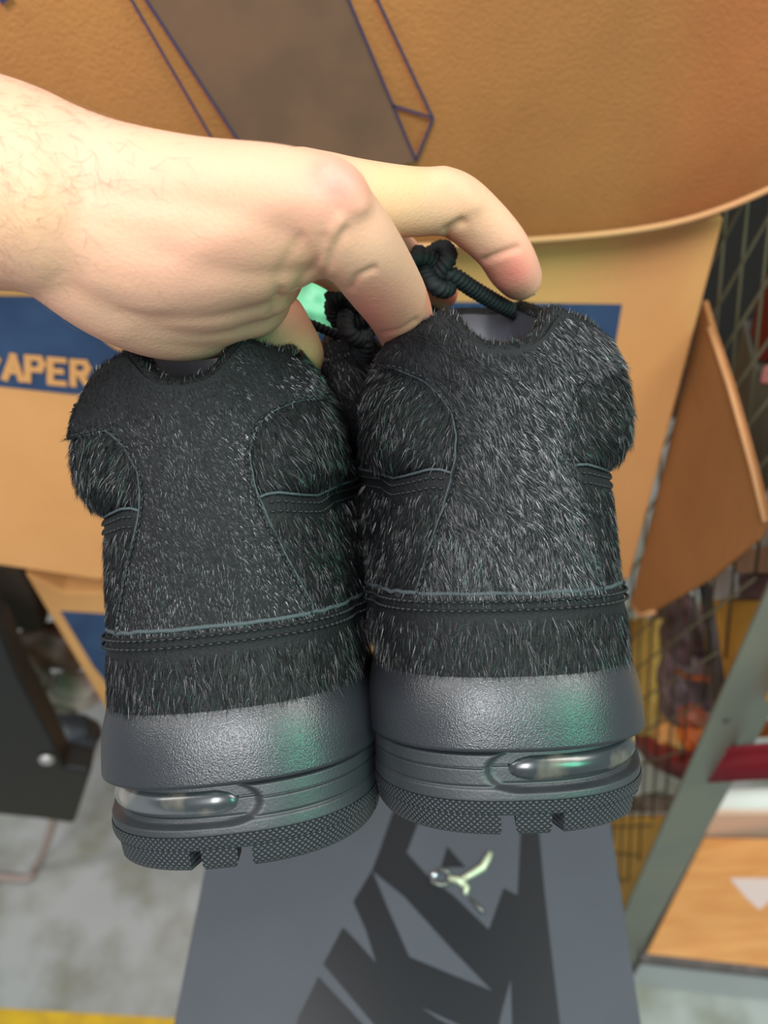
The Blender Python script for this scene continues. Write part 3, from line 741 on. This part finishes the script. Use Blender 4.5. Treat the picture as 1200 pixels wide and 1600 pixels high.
disp += crease([(757, 407), (785, 396), (808, 388)], -.0010, 6, dmin=.25)
disp += crease([(600, 520), (625, 515), (650, 500)], -.0006, 4)
co += disp
base = np.array(P(200, 380, .24)); me.vertices.foreach_set('co', (co - base).ravel().astype(np.float32))
me.polygons.foreach_set('use_smooth', [True] * len(me.polygons)); me.update()
# skin tone varies over the hand: redder knuckles and fingertips, yellower web
tone = np.tile(np.array(lin((226, 174, 148))), (n, 1))
def tint(px, py, r, c, amt, dmin=0, dmax=9):
    k = np.exp(-(((hx - px) ** 2 + (hy - py) ** 2) / r ** 2)) * amt * (hd > dmin) * (hd < dmax); tone[:] = tone * (1 - k[:, None]) + np.array(lin(c)) * k[:, None]
tint(530, 290, 45, (238, 150, 140), .8, dmax=.24); tint(590, 480, 50, (240, 150, 135), .9); tint(620, 500, 40, (240, 160, 140), .6)
tint(300, 440, 90, (232, 172, 152), .6); tint(120, 230, 90, (236, 178, 156), .6); tint(470, 440, 70, (226, 184, 144), .7); tint(40, 330, 70, (226, 184, 146), .6)
tint(620, 290, 70, (224, 184, 140), .8, dmin=.25); tint(805, 425, 38, (240, 140, 130), .9, dmin=.25); tint(690, 450, 40, (238, 130, 110), 1, dmin=.27)
tint(480, 560, 40, (228, 186, 130), .6); tint(740, 330, 40, (238, 184, 152), .6, dmin=.25)
ca = me.color_attributes.new('skin_tone', 'FLOAT_COLOR', 'POINT')
ca.data.foreach_set('color', np.concatenate([tone, np.ones((n, 1))], 1).ravel().astype(np.float32))
hand = link('person', me, M_skin, None, tuple(base))
tag(hand, 'bare left hand and forearm reaching in from the left to grip both shoes', 'person')
# fingernail on the far fingertip
bm = bmesh.new(); bmesh.ops.create_uvsphere(bm, u_segments=16, v_segments=10, radius=1)
nm = P(828, 446, .334) - Vector(base)
bmesh.ops.transform(bm, matrix=Matrix.Translation(nm) @ M3.to_4x4() @ Matrix.Rotation(math.radians(-28), 4, 'Y') @ Matrix.Diagonal((.0018, .0042, .0046, 1)), verts=bm.verts)
m2 = bpy.data.meshes.new('fingernail'); bm.to_mesh(m2); bm.free(); m2.polygons.foreach_set('use_smooth', [True] * len(m2.polygons)); link('fingernail', m2, M_nail, hand)
# arm hair
sel = np.where((hx > -60) & (hx < 320) & (no @ np.array(FW) < .1) & (hd < .26))[0]
pr_ = np.clip(1.2 - hx[sel] / 300 - np.abs(hy[sel] - 260) / 260, .02, 1); sel = RG.choice(sel, 330, replace=False, p=pr_ / pr_.sum())
parts = []
for i in sel:
    p0 = Vector(co[i] - base); nr = Vector(no[i]); a_ = RG.normal(-.7, .6)
    T = RT * math.cos(a_) + UP * math.sin(a_); T = (T - nr * T.dot(nr)).normalized(); L_ = RG.uniform(.003, .0075); sd = nr.cross(T) * RG.normal(0, .35)
    parts.append(tube_geo([p0, p0 + (T + nr * .35) * L_ * .35, p0 + (T + nr * .25 + sd * .6) * L_ * .7, p0 + (T + nr * .05 + sd * 1.4) * L_], [.00003, .00003, .000025, .00001], 3, caps=False))
V_, F_ = join_geo(parts); tag(mesh_np('arm_hair', V_, F_, M_armhair, hand), kind='stuff')

# ------------------------------------------------------------------ left clutter
case = slab('tool_case', [(-120, 930), (0, 985), (30, 1060), (78, 1150), (100, 1200), (142, 1208), (116, 1288), (60, 1280), (-120, 1262)], .54, .04, M_dark, bev=.006)
tag(case, 'black hard case standing at the left edge with a silver rivet', 'case')
bm = bmesh.new(); bmesh.ops.create_uvsphere(bm, u_segments=18, v_segments=10, radius=.0105, matrix=Matrix.Translation(on_y(73, 1187, .535) - case.location) @ Matrix.Diagonal((1, .6, 1, 1)))
m2 = bpy.data.meshes.new('rivet'); bm.to_mesh(m2); bm.free(); m2.polygons.foreach_set('use_smooth', [True] * len(m2.polygons)); link('rivet', m2, mat('silver', (190, 188, 188), rough=.35, metal=.7), case)
pth = smooth_path([on_z(-80, 1368, .02), on_z(0, 1370, .02), on_z(42, 1372, .02), on_z(58, 1352, .02), P(72, 1320, 1.60), P(84, 1280, 1.50), P(92, 1262, 1.4)], 6)
pc = Vector(pth[0]); V_, F_ = tube_geo([Vector(p) - pc for p in pth], .0085, 10)
tag(mesh_np('cart_leg', V_, F_, mat('beige_tube', (168, 150, 142), rough=.5), None, loc=pc), 'bent beige metal tube frame on the floor under the black case', 'frame')
st = slab('painted_shadow_slab', [(-120, 870), (32, 890), (55, 935), (70, 985), (-120, 985)], .66, .2, mat('painted_shade_brown', (74, 62, 50), rough=.9), bev=.004)
tag(st, 'dark brown slab painted as the shadow under the boxes at the left edge', 'box'); st.name = 'cardboard_box'  # dark slab painting the shade under the boxes, no real carton
def blob_(name, px, py, y, rx, ry, rz, m, label, cat, seed=0, rot=0):
    bm = bmesh.new(); bmesh.ops.create_icosphere(bm, subdivisions=4, radius=1); rg = random.Random(seed)
    ph = [rg.uniform(0, 6) for _ in range(4)]
    for v in bm.verts:
        c = v.co; k = 1 + .10 * math.sin(5 * c.x + ph[0]) * math.cos(4 * c.z + ph[1]) + .06 * math.sin(9 * c.z + 3 * c.x + ph[2])
        v.co = Vector((c.x * rx * k, c.y * ry * k, c.z * rz * k))
    me = bpy.data.meshes.new(name); bm.to_mesh(me); bm.free(); me.polygons.foreach_set('use_smooth', [True] * len(me.polygons))
    o = link(name, me, m, None, on_y(px, py, y)); o.rotation_euler = (0, rot, 0); return tag(o, label, cat)
blob_('leather_bag', 84, 1010, .66, .05, .03, .038, mat('brown_leather', (84, 60, 48), rough=.5), 'small brown leather bag tucked beside the black case', 'bag', 1, .4)
blob_('cloth_bundle', 112, 1080, .66, .045, .03, .03, mat('beige_cloth', (168, 152, 142), rough=.9), 'beige cloth bundle beside the bottom carton', 'cloth', 2, .2)
blob_('plastic_bag', 112, 1150, .66, .045, .03, .045, mat('grey_plastic', (88, 90, 102), rough=.4), 'crumpled grey plastic bag behind the black case', 'bag', 3, -.3)
blob_('cloth_bundle', 36, 1050, .64, .033, .03, .05, mat('taupe_cloth', (104, 92, 84), rough=.9), 'taupe cloth bundle at the left edge above the black case', 'cloth', 4)
blob_('cup', 492, 480, .54, .02, .02, .02, mat('green_plastic', (110, 180, 140), rough=.4), 'pale green object glimpsed between thumb and index finger', 'container', 5)

# ------------------------------------------------------------------ right-hand shelving
YPST = .385
shelf = empty('wire_shelf_rack', (.30, YPST, 0))
def vert(px, py, y): return on_y(px, py, y).x
xl = on_y(1065, 1225, YPST).x; xr = on_y(1142, 1230, YPST).x
slab('rack_post', None, 0, .004, M_steel, parent=shelf, bev=.0008, off=(0, 1, 0), pts=[Vector((x, YPST, z)) - shelf.location for x, z in ((xl, 0), (xr, 0), (xr, 2.1), (xl, 2.1))])
slab('rack_post_flange', None, 0, .003, M_steel, parent=shelf, bev=.0008, off=(-1, 0, 0), pts=[Vector((xr, y, z)) - shelf.location for y, z in ((YPST + .004, 0), (YPST + .034, 0), (YPST + .034, 2.1), (YPST + .004, 2.1))])
tag(shelf, 'grey metal shelving rack with wire mesh side panel at the right edge', 'shelf')
M_SH = mat('rack_dark', (60, 54, 52), rough=.6)
XM = xl + .012
def wires(y0, y1, z0, z1, pitch, slope, r, name):
    parts = []; h = z1 - z0; k = y0 - h * slope
    while k < y1 + h * slope:
        for sg in (1, -1):
            pts = []
            for s_ in np.linspace(0, 1, 60):
                y = k + sg * s_ * h * slope; z = z0 + s_ * h
                if y0 <= y <= y1: pts.append(Vector((XM + sg * r * .7, y, z)) - shelf.location)
            if len(pts) > 1: parts.append(tube_geo([pts[0], pts[-1]], r, 5))
        k += pitch
    V, Fc = join_geo(parts); o = mesh_np(name, V, Fc, M_wire, shelf); return tag(o, kind='stuff')
wires(YPST + .03, 1.15, .08, 1.9, .042, .40, .0015, 'wire_mesh')
slab('mesh_frame_bar', None, 0, .006, M_SH, parent=shelf, bev=.0008, off=(1, 0, 0), pts=[on_x(a_, b_, XM + .003) - shelf.location for a_, b_ in ((1078, 850), (1090, 850), (1104, 925), (1128, 1090), (1134, 1130), (1120, 1130), (1112, 1090), (1092, 925))])
def good(name, pix, xx, thick, colr, label, cat, bev=.002, rough=.5, var=None):
    base = [on_x(a_, b_, XM + xx) for a_, b_ in pix]
    o = slab(name, None, 0, thick, mat(name + '_material', colr, rough=rough, var=var, vscale=20), bev=bev, off=(1, 0, 0), pts=base); return tag(o, label, cat)
good('storage_bin', [(940, 1275), (1038, 1275), (1030, 1300), (974, 1440), (930, 1445)], .012, .03, (232, 186, 88), 'yellow storage bin low behind the wire mesh', 'bin')
good('storage_bin', [(1092, 938), (1260, 938), (1260, 1095), (1112, 1095)], .035, .15, (236, 176, 78), 'yellow storage bin high behind the wire mesh', 'bin')
good('white_container', [(1112, 890), (1148, 888), (1152, 934), (1108, 934)], .035, .08, (222, 224, 222), 'white plastic container on the upper yellow bin', 'container')
good('peach_box', [(1136, 862), (1240, 845), (1240, 896), (1150, 896), (1148, 886), (1130, 886)], .03, .08, (230, 184, 150), 'peach coloured box above the white plastic container', 'box')
good('plum_box', [(1154, 899), (1245, 897), (1245, 936), (1156, 936)], .03, .08, (120, 92, 98), 'plum coloured box resting on the upper yellow bin', 'box')
good('white_board', [(1170, 812), (1250, 680), (1250, 842), (1180, 858)], .03, .02, (236, 240, 228), 'white board leaning at the right edge beside the open flap', 'board')
good('metal_panel', [(1140, 600), (1160, 500), (1180, 575), (1250, 610), (1250, 676), (1176, 800), (1150, 720)], .03, .02, (104, 102, 90), 'grey metal panel behind the open carton flap', 'panel')
good('red_box', [(1172, 520), (1190, 430), (1260, 410), (1260, 548), (1186, 566)], .03, .08, (110, 8, 10), 'dark red box at the right edge above the grey metal panel', 'box')
good('packet', [(1186, 600), (1192, 572), (1260, 552), (1260, 604)], .028, .03, (240, 160, 156), 'pink edged packet under the dark red box', 'packet')
good('yellow_carton', [(975, 968), (1027, 968), (1018, 1100), (1005, 1150), (960, 1150), (960, 968)], .012, .03, (214, 182, 96), 'yellow ochre carton right behind the right shoe', 'box')
def blobx(name, px, py, dx, ry, rz, m, label, cat, seed):
    o = blob_(name, px, py, .6, .03, ry, rz, m, label, cat, seed); o.location = on_x(px, py, XM + dx); return o
bag1 = blobx('leather_bag', 1064, 985, .045, .052, .046, mat('plum_leather', (98, 74, 74), rough=.5, var=(64, 46, 46), vscale=40), 'plum leather bag, upper of the pair behind the mesh', 'bag', 6)
bag2 = blobx('leather_bag', 1066, 1066, .045, .060, .066, mat('mauve_leather', (130, 108, 114), rough=.5, var=(84, 68, 74), vscale=40), 'mauve leather bag, lower of the pair behind the mesh', 'bag', 7)
strap = smooth_path([on_x(1060, 1050, XM + .012), on_x(1075, 1058, XM + .008), on_x(1115, 1062, XM + .012)], 5)
V_, F_ = tube_geo([Vector(p) - bag2.location for p in strap], .004, 8); tag(mesh_np('strap', V_, F_, mat('rust_leather', (160, 82, 50), rough=.5), bag2), 'rust brown strap')
for i, (px, py, r_, col_, lb) in enumerate([(1018, 1135, .020, (226, 176, 104), 'ochre ball leftmost above the dark red basket rim'), (1052, 1148, .022, (222, 158, 90), 'tan ball in the middle above the dark red basket rim'), (1088, 1152, .020, (222, 112, 44), 'orange ball rightmost above the dark red basket rim'), (1084, 1122, .018, (168, 84, 56), 'rust brown ball on top of the others in the basket')]):
    o = blob_('toy_ball', px, py, .6, r_, r_, r_, mat('ball_%d' % i, col_, rough=.5), lb, 'ball', 10 + i); o.location = on_x(px, py, XM + .035)
bas = empty('basket', on_x(1100, 1215, XM + .04))
at = [(985, 1128), (1005, 1150), (1035, 1167), (1065, 1176), (1095, 1176), (1130, 1172), (1165, 1168), (1210, 1165), (1290, 1160)]
ab = [(990, 1165), (1015, 1195), (1040, 1208), (1065, 1220), (1095, 1224), (1130, 1222), (1165, 1220), (1210, 1218), (1290, 1215)]
dxs = [.03, .018, .012, .012, .016, .022, .03, .04, .06]
arc_t = [on_x(p[0], p[1], XM + q) for p, q in zip(at, dxs)]; arc_b = [on_x(p[0], p[1], XM + q) for p, q in zip(ab, dxs)]
V_ = [p - bas.location for p in arc_t + arc_b]; V_ += [p + Vector((.004, .003, 0)) for p in V_]; m_ = len(arc_t); F_ = []
for i in range(m_ - 1): F_ += [(i, i + 1, m_ + i + 1, m_ + i), (2 * m_ + i, 3 * m_ + i, 3 * m_ + i + 1, 2 * m_ + i + 1), (i, 2 * m_ + i, 2 * m_ + i + 1, i + 1), (m_ + i, m_ + i + 1, 3 * m_ + i + 1, 3 * m_ + i)]
mesh_np('band', V_, F_, mat('dark_red_plastic', (150, 30, 48), rough=.4), bas)
V_, F_ = tube_geo([p - bas.location for p in arc_t], .003, 8); mesh_np('basket_rim', V_, F_, mat('red_rim', (160, 36, 52), rough=.4), bas)
tag(bas, 'dark red curved basket rim crossing behind the rack post', 'basket')
good('pale_tub', [(1000, 1185), (1040, 1212), (1060, 1228), (1054, 1244), (1000, 1240)], .03, .03, (196, 212, 208), 'pale teal tub under the dark red basket', 'tub')
good('clutter_carton', [(975, 1244), (1048, 1248), (1040, 1270), (968, 1270)], .02, .06, (150, 140, 130), 'grey brown carton on the lower yellow bin', 'box', var=(110, 98, 90))
good('orange_tray', [(1150, 1130), (1290, 1120), (1290, 1146), (1145, 1156)], .07, .05, (222, 128, 56), 'orange tray above the dark red band right of the post', 'tray')
# board shelf with a wood top
BZ = H - 1.55
bl = [on_z(1100, 1309, BZ), on_z(1300, 1312, BZ), on_z(1300, 1522, BZ), on_z(1010, 1490, BZ)]
bc = sum(bl, Vector()) / 4
bd = empty('low_shelf_unit', (bc.x, bc.y, 0))
M_wood = mat('orange_wood', (226, 158, 92), rough=.5, var=(214, 142, 76), vscale=9, stretch=(1, 8, 1), detail=6)
slab('wood_top', None, 0, .014, M_wood, parent=bd, bev=.001, off=(0, 0, -1), pts=[p - Vector((bc.x, bc.y, 0)) for p in bl])
fe = (bl[2] - bl[3]).normalized(); bn = Vector((fe.y, -fe.x, 0)); bn = bn if bn.y < 0 else -bn
slab('metal_front_rail', None, 0, .012, mat('dark_rail', (104, 92, 90), rough=.5, var=(80, 70, 70), vscale=40), parent=bd, bev=.001, off=tuple(bn), pts=[p - Vector((bc.x, bc.y, 0)) for p in (bl[3] - fe * .01, bl[2], bl[2] - Vector((0, 0, .022)), bl[3] - fe * .01 - Vector((0, 0, .022)))])
slab('front_panel', None, 0, .012, mat('light_grey_panel', (190, 192, 194), rough=.4), parent=bd, bev=.001, off=tuple(-bn), pts=[Vector((p.x - bc.x, p.y - bc.y, z)) for p, z in ((bl[3], BZ - .022), (bl[2], BZ - .022), (bl[2], 0), (bl[3], 0))])
tag(bd, 'low shelf unit with orange wood top and light grey metal front', 'shelf')
def flat_on_board(name, pix, t, colr, label, cat, z=BZ):
    pts = [on_z(a_, b_, z + t) for a_, b_ in pix]; o = slab(name, None, 0, t, mat(name + '_m', colr, rough=.6), bev=0, off=(0, 0, -1), pts=pts); return tag(o, label, cat)
flat_on_board('paper_scrap', [(1140, 1372), (1215, 1372), (1215, 1395), (1187, 1422), (1165, 1402)], .001, (224, 200, 196), 'pale pink paper scrap on the orange wood shelf top', 'paper')
tag(slab('pink_cardboard', [(1100, 1310), (1116, 1272), (1290, 1272), (1290, 1316)], bl[0].y + .006, .02, mat('pink_card', (222, 184, 162), rough=.8), bev=.001), 'pinkish cardboard strip at the back of the wood shelf top', 'box')
rl = [on_y(1112, 1252, bl[0].y + .035), on_y(1300, 1246, bl[0].y + .035)]; V_, F_ = tube_geo([Vector(), rl[1] - rl[0]], .022, 16)
tag(mesh_np('paper_roll', V_, F_, mat('white_paper', (236, 234, 230), rough=.8), None, loc=rl[0]), 'white paper roll behind the pinkish cardboard strip', 'roll')
